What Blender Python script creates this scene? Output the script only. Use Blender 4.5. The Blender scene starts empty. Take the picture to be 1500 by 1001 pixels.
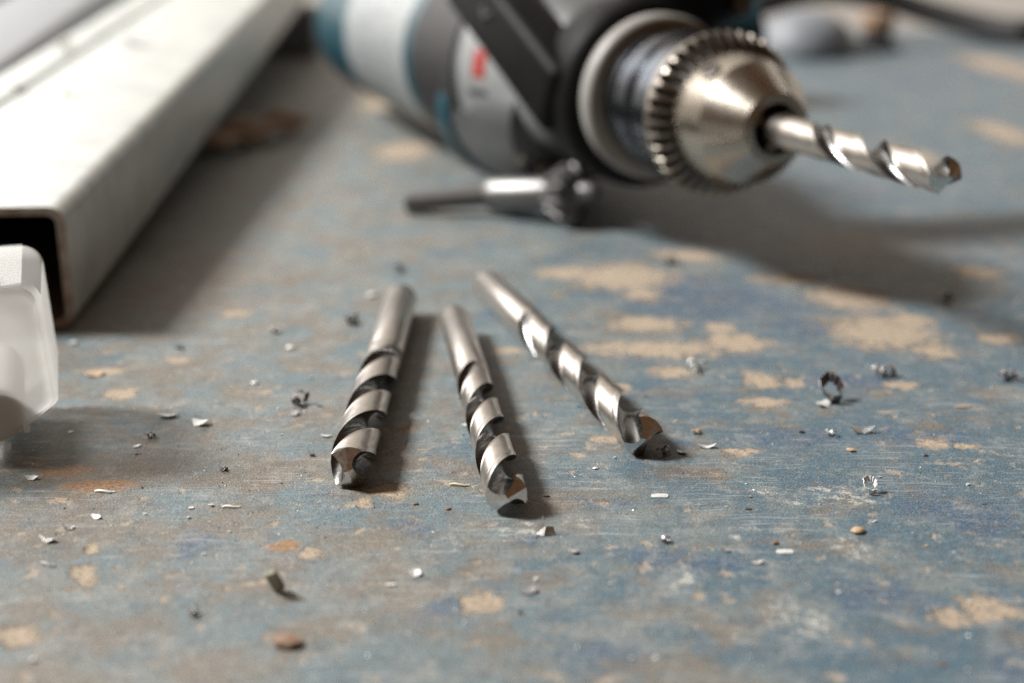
import bpy, bmesh, math, random
from mathutils import Vector, Matrix
R = math.radians
S = 0.001                      # everything below is written in millimetres
scn = bpy.context.scene
C = scn.collection

# ------------------------------------------------------------ camera
cam_d = bpy.data.cameras.new('camera')
cam = bpy.data.objects.new('camera', cam_d); C.objects.link(cam)
cam.location = (0, 0, 0.081); cam.rotation_euler = (R(90-17), 0, 0)
cam_d.sensor_width = 36; cam_d.lens = 50
cam_d.clip_start = 0.01; cam_d.clip_end = 60
cam_d.dof.use_dof = True; cam_d.dof.focus_distance = 0.209; cam_d.dof.aperture_fstop = 11.5
scn.camera = cam
# ------------------------------------------------------------ world and lamps
w = bpy.data.worlds.new('World'); scn.world = w; w.use_nodes = True
bg = w.node_tree.nodes['Background']
bg.inputs['Color'].default_value = (1.0, 0.52, 0.23, 1); bg.inputs['Strength'].default_value = 0.085
def area(name, loc, target, sx, sy, power, col):
    l = bpy.data.lights.new(name, 'AREA'); l.shape = 'RECTANGLE'; l.size = sx; l.size_y = sy
    l.energy = power; l.color = col
    o = bpy.data.objects.new(name, l); C.objects.link(o); o.location = loc
    d = Vector(target) - Vector(loc); o.rotation_euler = d.to_track_quat('-Z', 'Y').to_euler()
area('window_light', (-1.85, 0.60, 1.84), (0.0, 0.27, 0), 0.52, 0.56, 134, (1.0, 0.985, 0.96))
area('far_window_light', (-0.70, 1.5, 0.50), (0.0, 0.4, 0), 0.75, 0.5, 3.2, (0.97, 0.98, 1.0))
area('added_wall_light', (0.75, 1.05, 0.75), (0.75, 1.62, -0.05), 0.5, 0.2, 2.4, (1.0, 0.98, 0.95))  # added lamp out of view, only brightens the back wall
scn.view_settings.view_transform = 'Standard'; scn.view_settings.look = 'None'
scn.view_settings.exposure = 0.07; scn.view_settings.gamma = 1
scn.render.engine = 'CYCLES'
scn.cycles.use_denoising = True; scn.cycles.denoising_prefilter = 'NONE'
scn.cycles.max_bounces = 8; scn.cycles.sample_clamp_indirect = 2.0; scn.cycles.blur_glossy = 0.6
scn.cycles.caustics_reflective = False; scn.cycles.caustics_refractive = False

# ------------------------------------------------------------ node helpers
class NT:
    def __init__(s, name):
        s.m = bpy.data.materials.new(name); s.m.use_nodes = True
        s.t = s.m.node_tree; s.b = s.t.nodes['Principled BSDF']
    def put(s, sock, v):
        if isinstance(v, bpy.types.NodeSocket): s.t.links.new(v, sock)
        elif v is not None:
            if isinstance(v, (tuple, list)) and len(v) == 3 and sock.type == 'RGBA': v = (*v, 1)
            sock.default_value = v
    def n(s, typ, props=None, **ins):
        nd = s.t.nodes.new(typ)
        for k, v in (props or {}).items(): setattr(nd, k, v)
        for k, v in ins.items():
            s.put(nd.inputs[int(k[1:])] if k[0] == '_' and k[1:].isdigit() else nd.inputs[k.replace('_', ' ')], v)
        return nd
    def coord(s, which='Object'):
        return s.n('ShaderNodeVectorMath', {'operation': 'SCALE'}, _0=s.n('ShaderNodeTexCoord').outputs[which], _3=1000.0).outputs[0]
    def vm(s, op, a, b=None, c=None):
        nd = s.n('ShaderNodeVectorMath', {'operation': op}, _0=a)
        if b is not None: s.put(nd.inputs[1], b)
        if c is not None: s.put(nd.inputs[2], c)
        return nd.outputs['Value'] if op in ('LENGTH', 'DISTANCE', 'DOT_PRODUCT') else nd.outputs[0]
    def math(s, op, a, b=None, c=None, clamp=False):
        nd = s.n('ShaderNodeMath', {'operation': op, 'use_clamp': clamp}, _0=a)
        if b is not None: s.put(nd.inputs[1], b)
        if c is not None: s.put(nd.inputs[2], c)
        return nd.outputs[0]
    def noise(s, vec, scale, detail=3, rough=0.55, dist=0.0, col=False):
        nd = s.n('ShaderNodeTexNoise', Vector=vec, Scale=scale, Detail=detail, Roughness=rough, Distortion=dist)
        return nd.outputs['Color' if col else 'Fac']
    def step(s, v, a, b, lo=0.0, hi=1.0):
        nd = s.n('ShaderNodeMapRange', {'interpolation_type': 'SMOOTHSTEP'}, _0=v, _1=a, _2=b, _3=lo, _4=hi)
        return nd.outputs[0]
    def mix(s, f, a, b, mode='MIX'):
        nd = s.n('ShaderNodeMix', {'data_type': 'RGBA', 'blend_type': mode}, _0=f)
        s.put(nd.inputs[6], a); s.put(nd.inputs[7], b)
        return nd.outputs[2]
    def bump(s, h, dist=0.05, strength=1.0):
        return s.n('ShaderNodeBump', Strength=strength, Distance=dist*S, Height=h).outputs[0]
    def set(s, **k):
        for a, v in k.items(): s.put(s.b.inputs[a.replace('_', ' ')], v)
        return s.m

def worn(name, col, col2, rough=0.4, metal=0.0, nscale=0.3, var=0.5, bump=0.02, rvar=0.12, dust=0.0, grain=None):
    t = NT(name); p = t.coord()
    n1 = t.noise(p, nscale, 5, 0.62); n2 = t.noise(p, nscale*9, 3, 0.6)
    f = t.math('MULTIPLY', t.step(n1, 0.35, 0.68), var)
    c = t.mix(f, col, col2)
    if dust:
        d = t.math('MULTIPLY', t.step(t.noise(p, nscale*3.1, 6, 0.7), 0.5, 0.72), dust)
        c = t.mix(d, c, (0.42, 0.39, 0.35))
    r = t.math('ADD', rough - rvar/2, t.math('MULTIPLY', n2, rvar))
    hgt = n2
    if grain: hgt = t.noise(t.vm('MULTIPLY', p, grain), 1.0, 3, 0.6)
    return t.set(Base_Color=c, Roughness=r, Metallic=metal, Normal=t.bump(hgt, bump))

# ------------------------------------------------------------ object helpers
def tag(o, label=None, cat=None, group=None, kind=None):
    for k, v in (('label', label), ('category', cat), ('group', group), ('kind', kind)):
        if v: o[k] = v
    return o
def thing(name, loc, rz, label, cat, group=None):
    o = bpy.data.objects.new(name, None); C.objects.link(o); o.empty_display_size = 0.005
    o.location = Vector(loc)*S; o.rotation_euler = (0, 0, rz)
    return tag(o, label, cat, group)
def mesh(name, vs, fs, mat, parent=None, loc=(0, 0, 0), rz=0.0, sharp=35, mids=None):
    me = bpy.data.meshes.new(name)
    me.from_pydata([Vector(v)*S for v in vs], [], fs)
    for m in (mat if isinstance(mat, (list, tuple)) else [mat]): me.materials.append(m)
    if mids: me.polygons.foreach_set('material_index', mids)
    bm = bmesh.new(); bm.from_mesh(me); bmesh.ops.recalc_face_normals(bm, faces=bm.faces); bm.to_mesh(me); bm.free()
    me.shade_smooth()
    if sharp is not None: me.set_sharp_from_angle(angle=R(sharp))
    o = bpy.data.objects.new(name, me); C.objects.link(o)
    o.parent = parent; o.location = Vector(loc)*S; o.rotation_euler = (0, 0, rz)
    return o
def join(*parts):
    vs, fs = [], []
    for v, f in parts:
        k = len(vs); vs += list(v); fs += [tuple(i+k for i in q) for q in f]
    return vs, fs
def lathe(prof, seg=64, cx=0.0, cz=0.0, rfun=None):
    """profile of (radius, y) turned round the y axis through (cx, cz)"""
    vs, fs, rows = [], [], []
    for r, y in prof:
        if r < 1e-6: rows.append([len(vs)]); vs.append((cx, y, cz)); continue
        row = []
        for i in range(seg):
            a = 2*math.pi*i/seg; q = r if rfun is None else rfun(r, y, a)
            row.append(len(vs)); vs.append((cx+q*math.cos(a), y, cz+q*math.sin(a)))
        rows.append(row)
    for A, B in zip(rows, rows[1:]):
        for i in range(seg):
            j = (i+1) % seg
            if len(A) == 1 and len(B) == 1: continue
            if len(A) == 1: fs.append((A[0], B[j], B[i]))
            elif len(B) == 1: fs.append((A[i], A[j], B[0]))
            else: fs.append((A[i], A[j], B[j], B[i]))
    return vs, fs
def along(prof, a, b, seg=32):
    """profile of (radius, distance) turned round the line a -> b"""
    a, b = Vector(a), Vector(b); q = Vector((0, 1, 0)).rotation_difference((b-a).normalized())
    vs, fs = lathe(prof, seg)
    return [tuple(a + q @ Vector(v)) for v in vs], fs
def pipe(pts, rad, seg=12):
    vs, fs = [], []; n = len(pts); pts = [Vector(p) for p in pts]
    up = Vector((0, 0, 1))
    for i, p in enumerate(pts):
        d = (pts[min(i+1, n-1)] - pts[max(i-1, 0)]).normalized()
        u = d.cross(up)
        u = u.normalized() if u.length > 1e-4 else Vector((1, 0, 0))
        v = u.cross(d)
        r = rad if not callable(rad) else rad(i/(n-1))
        for k in range(seg):
            a = 2*math.pi*k/seg; vs.append(tuple(p + (u*math.cos(a)+v*math.sin(a))*r))
    for i in range(n-1):
        for k in range(seg):
            l = (k+1) % seg; fs.append((i*seg+k, i*seg+l, (i+1)*seg+l, (i+1)*seg+k))
    fs.append(tuple(range(seg))); fs.append(tuple(range((n-1)*seg, n*seg)))
    return vs, fs
def box(sx, sy, sz, bev=1.0, at=(0, 0, 0), segs=3, M=None):
    bm = bmesh.new(); bmesh.ops.create_cube(bm, size=1)
    bmesh.ops.scale(bm, vec=(sx, sy, sz), verts=bm.verts)
    if bev: bmesh.ops.bevel(bm, geom=list(bm.edges), offset=bev, segments=segs, profile=0.5, affect='EDGES')
    if M is not None: bmesh.ops.transform(bm, matrix=M, verts=bm.verts)
    bmesh.ops.translate(bm, vec=at, verts=bm.verts)
    bm.verts.index_update()
    vs = [tuple(v.co) for v in bm.verts]; fs = [tuple(v.index for v in f.verts) for f in bm.faces]; bm.free()
    return vs, fs
def rrect(w_, h_, r, n=6):
    pts = []
    for cx, cz, a0 in ((w_-r, r, -90), (w_-r, h_-r, 0), (r, h_-r, 90), (r, r, 180)):
        for i in range(n+1):
            a = R(a0 + 90*i/n); pts.append((cx + r*math.cos(a), cz + r*math.sin(a)))
    return pts

# ------------------------------------------------------------ worn bench top
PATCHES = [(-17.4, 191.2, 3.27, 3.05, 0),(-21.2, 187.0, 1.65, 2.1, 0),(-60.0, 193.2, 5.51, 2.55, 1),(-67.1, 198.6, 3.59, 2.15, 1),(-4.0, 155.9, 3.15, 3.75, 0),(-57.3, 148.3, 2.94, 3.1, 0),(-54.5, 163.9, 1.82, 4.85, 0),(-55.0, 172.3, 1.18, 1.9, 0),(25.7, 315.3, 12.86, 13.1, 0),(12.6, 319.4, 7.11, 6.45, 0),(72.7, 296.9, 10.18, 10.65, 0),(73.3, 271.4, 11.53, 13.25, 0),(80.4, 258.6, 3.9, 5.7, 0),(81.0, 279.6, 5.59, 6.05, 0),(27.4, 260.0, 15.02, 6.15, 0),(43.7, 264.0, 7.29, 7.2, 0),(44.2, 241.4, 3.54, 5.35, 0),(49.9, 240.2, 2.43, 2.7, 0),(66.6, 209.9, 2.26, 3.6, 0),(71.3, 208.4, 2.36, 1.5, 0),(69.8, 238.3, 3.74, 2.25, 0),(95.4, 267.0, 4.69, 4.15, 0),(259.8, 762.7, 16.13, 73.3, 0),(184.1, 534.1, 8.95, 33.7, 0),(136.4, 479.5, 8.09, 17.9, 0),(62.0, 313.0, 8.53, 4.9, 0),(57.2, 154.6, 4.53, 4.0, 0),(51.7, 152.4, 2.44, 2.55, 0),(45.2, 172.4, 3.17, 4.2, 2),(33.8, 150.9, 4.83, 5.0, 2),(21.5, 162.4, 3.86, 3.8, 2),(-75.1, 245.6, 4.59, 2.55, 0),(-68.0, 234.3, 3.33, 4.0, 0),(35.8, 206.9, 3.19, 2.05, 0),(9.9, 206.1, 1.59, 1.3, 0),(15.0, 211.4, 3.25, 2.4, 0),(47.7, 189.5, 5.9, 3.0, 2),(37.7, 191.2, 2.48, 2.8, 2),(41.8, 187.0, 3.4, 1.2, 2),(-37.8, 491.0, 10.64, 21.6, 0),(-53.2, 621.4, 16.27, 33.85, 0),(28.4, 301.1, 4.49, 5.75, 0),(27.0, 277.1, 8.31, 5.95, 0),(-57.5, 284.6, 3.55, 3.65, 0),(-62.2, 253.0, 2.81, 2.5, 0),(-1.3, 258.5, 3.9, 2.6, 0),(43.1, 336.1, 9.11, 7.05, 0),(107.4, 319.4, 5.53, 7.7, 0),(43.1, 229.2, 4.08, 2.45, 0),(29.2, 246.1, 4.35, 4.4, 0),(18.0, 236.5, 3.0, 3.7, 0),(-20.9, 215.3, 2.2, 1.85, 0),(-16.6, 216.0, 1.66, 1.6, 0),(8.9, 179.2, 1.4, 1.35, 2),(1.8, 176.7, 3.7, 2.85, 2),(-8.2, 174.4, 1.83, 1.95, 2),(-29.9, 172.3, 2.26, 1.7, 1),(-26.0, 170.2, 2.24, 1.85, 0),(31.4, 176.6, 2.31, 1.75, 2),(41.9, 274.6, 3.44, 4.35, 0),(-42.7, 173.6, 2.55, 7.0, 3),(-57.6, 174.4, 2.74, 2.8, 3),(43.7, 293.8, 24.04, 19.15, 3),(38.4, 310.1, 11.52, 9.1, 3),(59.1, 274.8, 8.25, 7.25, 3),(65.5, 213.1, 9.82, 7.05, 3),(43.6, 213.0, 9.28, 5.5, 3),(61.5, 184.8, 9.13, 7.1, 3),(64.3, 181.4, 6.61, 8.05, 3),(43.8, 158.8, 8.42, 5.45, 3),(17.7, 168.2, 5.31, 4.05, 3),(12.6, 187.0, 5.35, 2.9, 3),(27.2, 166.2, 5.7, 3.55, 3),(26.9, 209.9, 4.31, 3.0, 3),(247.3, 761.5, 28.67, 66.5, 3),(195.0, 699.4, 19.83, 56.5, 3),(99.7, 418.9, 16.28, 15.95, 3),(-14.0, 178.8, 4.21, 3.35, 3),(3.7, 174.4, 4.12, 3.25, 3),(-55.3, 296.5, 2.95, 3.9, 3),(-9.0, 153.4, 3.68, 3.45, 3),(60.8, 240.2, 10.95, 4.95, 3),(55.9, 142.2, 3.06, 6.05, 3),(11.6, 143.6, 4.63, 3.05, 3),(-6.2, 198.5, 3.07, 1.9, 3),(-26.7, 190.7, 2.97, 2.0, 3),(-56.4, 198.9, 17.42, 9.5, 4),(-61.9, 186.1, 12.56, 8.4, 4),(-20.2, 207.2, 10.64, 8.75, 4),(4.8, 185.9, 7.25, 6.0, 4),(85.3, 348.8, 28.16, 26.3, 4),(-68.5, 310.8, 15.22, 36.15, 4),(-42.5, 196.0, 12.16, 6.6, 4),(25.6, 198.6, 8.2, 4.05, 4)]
CHIPS = [
  (-35.8, 227.9, 4.41, 'curl', 'dark', 'dark tangled curl of swarf left of the three loose bits'),
  (-36.6, 223.1, 2.28, 'flake', 'grey', 'small folded grey flake just in front of the dark tangled curl'),
  (-57.0, 222.1, 3.4, 'flake', 'pale', 'pale silver chip with a tan end, left of the white flared flake'),
  (-51.2, 218.5, 2.9, 'flake', 'white', 'white flared flake of metal on the bench before the steel tube'),
  (-57.5, 212.6, 2.4, 'curl', 'grey', 'small crumpled grey curl in front of the pale chip beside the plastic case'),
  (-33.0, 277.5, 4.44, 'curl', 'dark', 'blurred dark curl of swarf left of the shank of the leftmost loose bit'),
  (-25.7, 321.2, 4.13, 'curl', 'dark', 'blurred dark curl behind the shank end of the leftmost loose bit'),
  (-7.4, 217.9, 2.0, 'flake', 'white', 'thin white flake with dark edge left of the middle loose bit'),
  (33.7, 246.8, 4.49, 'curl', 'pale', 'pale grey crumpled shaving right of the fluted part of the rightmost loose bit'),
  (54.8, 230.3, 5.39, 'ring', 'dark', 'large dark ring of swarf with a white flake under it'),
  (53.0, 227.9, 3.25, 'flake', 'white', 'white flake tucked under the large dark ring of swarf'),
  (66.6, 244.0, 5.43, 'curl', 'grey', 'blurred grey shaving in two curls behind the large dark ring of swarf'),
  (88.4, 241.3, 4.4, 'curl', 'grey', 'grey shaving at the right edge of the bench between tan chips'),
  (50.9, 213.5, 2.41, 'curl', 'pale', 'cupped pale shaving right in front of the large dark ring of swarf'),
  (56.3, 214.7, 3.52, 'flake', 'grey', 'flat grey jagged shaving right of the cupped pale one'),
  (52.7, 206.6, 1.49, 'pebble', 'tan', 'tiny tan crumb in front of the flat grey jagged shaving'),
  (30.4, 208.1, 2.99, 'flake', 'white', 'white jagged comb shaped shaving right of the bright chips at the bit tip'),
  (29.8, 214.1, 2.19, 'curl', 'tan', 'small tan grey shaving behind the white comb shaped one'),
  (23.8, 205.8, 2.54, 'curl', 'dark', 'dark twisted chip touching the shadow of the rightmost loose bit tip'),
  (26.2, 205.8, 1.9, 'flake', 'white', 'bright white chip just right of the dark twisted one at the bit tip'),
  (21.2, 188.9, 2.55, 'flat', 'white', 'flat white rectangular flake in front of the rightmost loose bit'),
  (51.7, 190.2, 2.76, 'ring', 'white', 'small open ring of swarf with white rim on the scuffed blue paint'),
  (4.5, 176.1, 2.95, 'cone', 'pale', 'bright folded chip with a raised spike in front of the middle bit tip'),
  (7.9, 170.4, 2.15, 'flake', 'pale', 'pale flake lying in front of the bright folded chip with the spike'),
  (20.2, 173.5, 2.0, 'curl', 'grey', 'grey folded chip in front of the flat white rectangular flake'),
  (35.8, 170.4, 2.33, 'flat', 'white', 'flat white chip on the scuffed blue paint near the front right'),
  (31.5, 167.1, 1.76, 'flake', 'pale', 'two-toned pale chip left of the flat white chip at front right'),
  (46.8, 176.6, 2.22, 'pebble', 'tan', 'round tan crumb in front of the small white rimmed ring'),
  (28.0, 170.6, 1.26, 'flake', 'grey', 'small grey fleck between the folded grey chip and the flat white chip'),
  (-7.7, 192.7, 3.0, 'sliver', 'cream', 'cream coloured sliver between the tips of the left and middle bits'),
  (-58.9, 190.2, 2.96, 'sliver', 'white', 'white sliver lying on the rust stain near the plastic case'),
  (-39.6, 184.8, 2.5, 'sliver', 'white', 'straight white sliver behind the blue paint patch'),
  (-71.1, 195.3, 2.22, 'flake', 'white', 'bright white chip in front of the plastic case'),
  (-62.0, 173.8, 2.37, 'flake', 'pale', 'pale grey chip in front left of the bench, behind a grey sliver'),
  (-60.2, 177.7, 1.49, 'flake', 'grey', 'small grey chip next to the pale one at front left'),
  (-57.5, 181.1, 1.51, 'flake', 'white', 'small white chip behind the grey one at front left'),
  (-59.7, 166.4, 2.28, 'sliver', 'grey', 'grey blurred sliver at front left in front of the pale grey chip'),
  (-38.2, 152.9, 2.45, 'curl', 'dark', 'dark blurred curl of swarf at the front, left of the standing splinter'),
  (-25.8, 145.9, 3.6, 'pebble', 'brown', 'flat rounded brown pebble at the front edge of the view'),
  (-12.3, 163.6, 1.56, 'flake', 'white', 'blurred white chip at the front between splinter and tan paint chip'),
  (-15.2, 160.8, 1.36, 'flake', 'white', 'smaller blurred white chip left of the blurred white chip at the front'),
  (1.9, 158.8, 2.53, 'flake', 'grey', 'blurred grey chip right of the large tan bare spot at the front'),
  (-43.3, 198.5, 1.43, 'curl', 'dark', 'tiny dark knot at the end of a fine scratch left of the leftmost bit tip'),
  (38.0, 327.1, 4.52, 'curl', 'dark', 'blurred dark crumb on the tan bare patch under the drill'),
  (93.0, 294.2, 4.98, 'curl', 'dark', 'blurred dark shaving at the right, beyond the large tan bare patches'),
  (-13.7, 186.0, 0.97, 'pebble', 'brown', 'tiny round brown grain in front of the oval tan bare spot'),
  (-9.0, 184.3, 0.96, 'pebble', 'brown', 'tiny reddish brown grain left of the middle bit tip'),
  (-63.5, 259.8, 2.09, 'curl', 'dark', 'small dark crumb at the front edge of the steel tube shadow'),
  (-47.2, 270.7, 2.17, 'curl', 'dark', 'small dark crumb between the tube shadow and the leftmost bit'),
  (-45.6, 239.4, 1.46, 'pebble', 'white', 'tiny bright bead behind the white flared flake'),
  (-42.5, 260.2, 1.83, 'pebble', 'white', 'shiny pale bead behind the dark tangled curl'),
  (-30.4, 298.7, 2.38, 'pebble', 'white', 'glinting out of focus bead beside the shank of the leftmost bit'),
  (76.1, 226.5, 2.31, 'sliver', 'tan', 'thin tan sliver at the right behind the square tan bare spot'),
  (-29.7, 212.9, 1.75, 'flake', 'white', 'small white flake just left of the tip of the leftmost bit'),
  (-75.3, 244.0, 3.21, 'flake', 'tan', 'raised tan paint flake on the bench in front of the hollow tube end'),
  (-84.9, 263.4, 1.85, 'pebble', 'white', 'clear bead at the corner of the hollow tube end'),
  (-58.9, 208.4, 1.28, 'flake', 'white', 'tiny white fleck in front of the small crumpled grey curl'),
  (12.6, 199.3, 0.93, 'pebble', 'white', 'tiny bright bead in front of the rightmost bit'),
  (63.7, 204.6, 0.95, 'pebble', 'dark', 'tiny dark bead left of the square tan bare spot'),
]

def bench_material():
    t = NT('worn_painted_steel'); P = t.coord()
    P = t.vm('MULTIPLY', P, (1, 1, 0))
    def cen(c): return t.vm('SUBTRACT', c, (0.5, 0.5, 0.5))
    w1 = t.vm('MULTIPLY', cen(t.noise(P, 0.09, 2, 0.5, col=True)), (9, 9, 0))
    w2 = t.vm('MULTIPLY', cen(t.noise(P, 0.55, 4, 0.65, col=True)), (2.6, 2.6, 0))
    W = t.vm('ADD', t.vm('ADD', P, t.vm('MULTIPLY', w1, (0.45, 0.45, 0))), w2)
    Wb = t.vm('ADD', t.vm('ADD', P, w1), t.vm('MULTIPLY', w2, (2, 2, 0)))
    def field(kind, vec):
        d = None
        for cx, cy, rx, ry, k in PATCHES:
            if k != kind: continue
            q = t.vm('MULTIPLY_ADD', vec, (1/rx, 1/ry, 0), (-cx/rx, -cy/ry, 0))
            l = t.vm('LENGTH', q)
            d = l if d is None else t.math('MINIMUM', d, l)
        return d
    fine = t.noise(P, 2.4, 5, 0.7); mid = t.noise(P, 0.42, 4, 0.6); big = t.noise(P, 0.035, 3, 0.55)
    speck = t.noise(P, 5.5, 2, 0.5)
    sx = t.n('ShaderNodeSeparateXYZ', _0=P).outputs
    # paint: grey-green film over a bluer ground, dustier and browner to the left
    def off(a, b): return t.vm('ADD', P, (a, b, 0))
    c = t.mix(t.step(t.noise(off(11, 5), 0.05, 6, 0.66), 0.36, 0.64), (0.196, 0.222, 0.216), (0.112, 0.186, 0.220))
    side = t.math('ADD', t.step(sx[0], -60, 70, -0.105, 0.145), t.noise(t.vm('ADD', W, (70, 31, 0)), 0.055, 7, 0.66))
    bl = t.math('ADD', side, t.math('MULTIPLY', t.math('SUBTRACT', t.noise(off(23, 61), 0.75, 6, 0.72), 0.5), 0.22))
    teal = t.mix(t.noise(off(2, 8), 0.22, 5, 0.6), (0.018, 0.084, 0.145), (0.052, 0.140, 0.200))
    c = t.mix(t.step(bl, 0.485, 0.64, 0, 0.80), c, teal)
    db = t.math('ADD', field(3, Wb), t.math('MULTIPLY', t.math('SUBTRACT', t.noise(off(31, 4), 0.30, 7, 0.70), 0.3), 1.5))
    c = t.mix(t.step(db, 0.70, 1.45, 0.95, 0), c, t.mix(t.step(t.noise(off(2, 2), 1.0, 5, 0.7), 0.35, 0.65), (0.020, 0.062, 0.125), (0.065, 0.145, 0.230)))
    br = t.math('ADD', t.noise(off(9, 90), 0.085, 7, 0.68), t.step(sx[0], -60, 60, 0.055, -0.035))
    c = t.mix(t.step(br, 0.48, 0.63, 0, 0.75), c, (0.195, 0.148, 0.100))
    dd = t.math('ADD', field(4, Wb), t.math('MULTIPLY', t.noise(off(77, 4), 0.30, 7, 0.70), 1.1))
    c = t.mix(t.step(dd, 0.7, 1.8, 0.70, 0), c, (0.165, 0.115, 0.070))  # brown dust, with case, tube and drill shadow tones put into the colour too
    # pale worn film, then dark grime, from large to small
    c = t.mix(t.step(t.noise(t.vm('ADD', W, (40, 7, 0)), 0.16, 7, 0.70), 0.50, 0.66, 0, 0.55), c, (0.315, 0.325, 0.310))
    c = t.mix(t.step(t.noise(off(57, 33), 0.30, 8, 0.74), 0.50, 0.64, 0, 0.60), c, (0.066, 0.090, 0.105))
    c = t.mix(t.step(t.noise(off(17, 3), 0.55, 8, 0.76), 0.52, 0.66, 0, 0.50), c, (0.37, 0.37, 0.345))
    c = t.mix(t.step(t.noise(off(3, 133), 1.5, 6, 0.76), 0.50, 0.62, 0, 0.68), c, (0.105, 0.100, 0.092))
    g1 = t.noise(off(8, 3), 3.6, 3, 0.65)
    c = t.mix(t.step(g1, 0.34, 0.50, 0.72, 0), c, (0.085, 0.080, 0.074))
    c = t.mix(t.step(g1, 0.54, 0.66, 0, 0.58), c, (0.44, 0.43, 0.40))
    m2 = mid
    # scratches
    scr = None
    for ang, sc, seed in ((25, 0.9, 3), (-50, 0.7, 17), (80, 0.8, 41), (5, 1.1, 77)):
        mp = t.n('ShaderNodeMapping', Vector=t.vm('ADD', t.vm('ADD', P, (seed, seed*2, 0)), t.vm('MULTIPLY', w1, (0.25, .25, 0))), Rotation=(0, 0, R(ang)), Scale=(0.018, sc, 1)).outputs[0]
        v = t.math('ABSOLUTE', t.math('SUBTRACT', t.noise(mp, 1.0, 2, 0.4), 0.5))
        brk = t.step(t.noise(t.vm('ADD', P, (seed*3, 0, 0)), 0.06, 2), 0.52, 0.62)
        v = t.math('MULTIPLY', t.step(v, 0.0, 0.012, 1, 0), brk)
        scr = v if scr is None else t.math('MAXIMUM', scr, v)
    c = t.mix(t.math('MULTIPLY', scr, 0.50), c, (0.50, 0.50, 0.49))
    # pale scuffs
    dp = t.step(t.math('ADD', field(2, Wb), t.math('MULTIPLY', t.math('SUBTRACT', mid, 0.5), 1.6)), 0.5, 1.3, 1, 0)
    spk = t.math('MULTIPLY', t.noise(off(91, 12), 2.2, 6, 0.75), t.noise(off(12, 44), 0.6, 4, 0.6))
    pm = t.math('MULTIPLY', dp, t.step(spk, 0.25, 0.32, 0.04, 0.9))
    sm = t.step(t.math('ADD', t.noise(P, 0.9, 6, 0.75), t.math('MULTIPLY', t.math('SUBTRACT', m2, 0.5), 0.5)), 0.64, 0.74, 0, 0.7)
    c = t.mix(t.math('MAXIMUM', pm, sm), c, (0.53, 0.51, 0.46))
    # rust stains
    dr = t.math('ADD', field(1, W), t.math('MULTIPLY', t.math('SUBTRACT', mid, 0.5), 1.6))
    c = t.mix(t.step(dr, 0.55, 1.3, 0.92, 0), c, t.mix(t.step(t.noise(P, 1.6, 5, 0.7), .35, .65), (0.19, 0.085, 0.030), (0.40, 0.24, 0.12)))
    # bare tan spots: placed and random
    dt = t.math('ADD', field(0, W), t.math('MULTIPLY', t.math('SUBTRACT', t.noise(P, 0.38, 8, 0.72), 0.5), 3.2))
    rnd = t.math('ADD', t.noise(t.vm('ADD', W, (300, 100, 0)), 0.27, 3, 0.55), t.step(big, 0.3, 0.7, -0.05, 0.035))
    tan0 = t.math('MULTIPLY', t.step(dt, 0.62, 1.12, 1, 0), t.step(t.noise(P, 0.9, 7, 0.72), 0.36, 0.50, 0.45, 1))
    tan1 = t.step(rnd, 0.60, 0.70, 0, 0.70)
    tan = t.math('MAXIMUM', tan0, tan1)
    rim = t.math('MULTIPLY', t.step(dt, 0.55, 0.9), tan0)
    tc = t.mix(t.step(fine, 0.35, 0.7), (0.36, 0.270, 0.185), (0.60, 0.495, 0.375))
    tc = t.mix(t.math('MULTIPLY', rim, 0.45), tc, (0.26, 0.155, 0.08))
    tc = t.mix(t.step(t.noise(P, 1.9, 4, 0.7), 0.58, 0.70, 0, 0.6), tc, (0.20, 0.165, 0.135))
    c = t.mix(t.math('MULTIPLY', tan, 0.90), c, tc)
    # grit: dark and light pin-points
    c = t.mix(t.step(speck, 0.70, 0.76, 0, 0.75), c, (0.06, 0.055, 0.05))
    c = t.mix(t.step(t.noise(t.vm('ADD', P, (5, 55, 0)), 4.2, 2, 0.5), 0.715, 0.76, 0, 0.8), c, (0.62, 0.60, 0.56))
    rough = t.math('ADD', t.math('ADD', 0.37, t.math('MULTIPLY', fine, 0.22)), t.math('MULTIPLY', tan, 0.25))
    h = t.math('ADD', t.math('MULTIPLY', t.noise(P, 0.5, 7, 0.70), 1.3), t.math('MULTIPLY', t.noise(P, 4.0, 2, 0.6), 0.45))
    h = t.math('SUBTRACT', h, t.math('MULTIPLY', tan, 0.75))
    return t.set(Base_Color=c, Roughness=rough, Specular_IOR_Level=0.38, Normal=t.bump(h, 0.17))

def steel_material(name, col, rough, grain, tint=None):
    t = NT(name); p = t.coord()
    g = t.noise(t.vm('MULTIPLY', p, grain), 1.0, 3, 0.6)
    s = t.noise(p, 0.5, 5, 0.65)
    c = t.mix(t.step(s, 0.42, 0.72, 0, 0.5), col, tint or tuple(x*0.62 for x in col))
    c = t.mix(t.step(t.noise(p, 2.6, 4, 0.7), 0.60, 0.74, 0, 0.55), c, (0.16, 0.12, 0.09))
    r = t.math('ADD', rough, t.math('MULTIPLY', t.math('SUBTRACT', t.noise(p, 1.3, 4, 0.6), 0.5), 0.22))
    return t.set(Base_Color=c, Metallic=1.0, Roughness=r, Normal=t.bump(g, 0.012))
M = {}
M['bench'] = bench_material()
M['wall'] = worn('pale_wall', (0.80, 0.75, 0.69), (0.72, 0.67, 0.61), 0.8, nscale=0.01)
M['bit'] = steel_material('ground_steel', (0.60, 0.565, 0.525), 0.31, (6, 0.7, 6))
M['flute'] = steel_material('shaded_flute_steel', (0.15, 0.15, 0.15), 0.24, (3, 3, 3))  # bit steel darkened; dark reflections in the flutes are put into the colour
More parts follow.
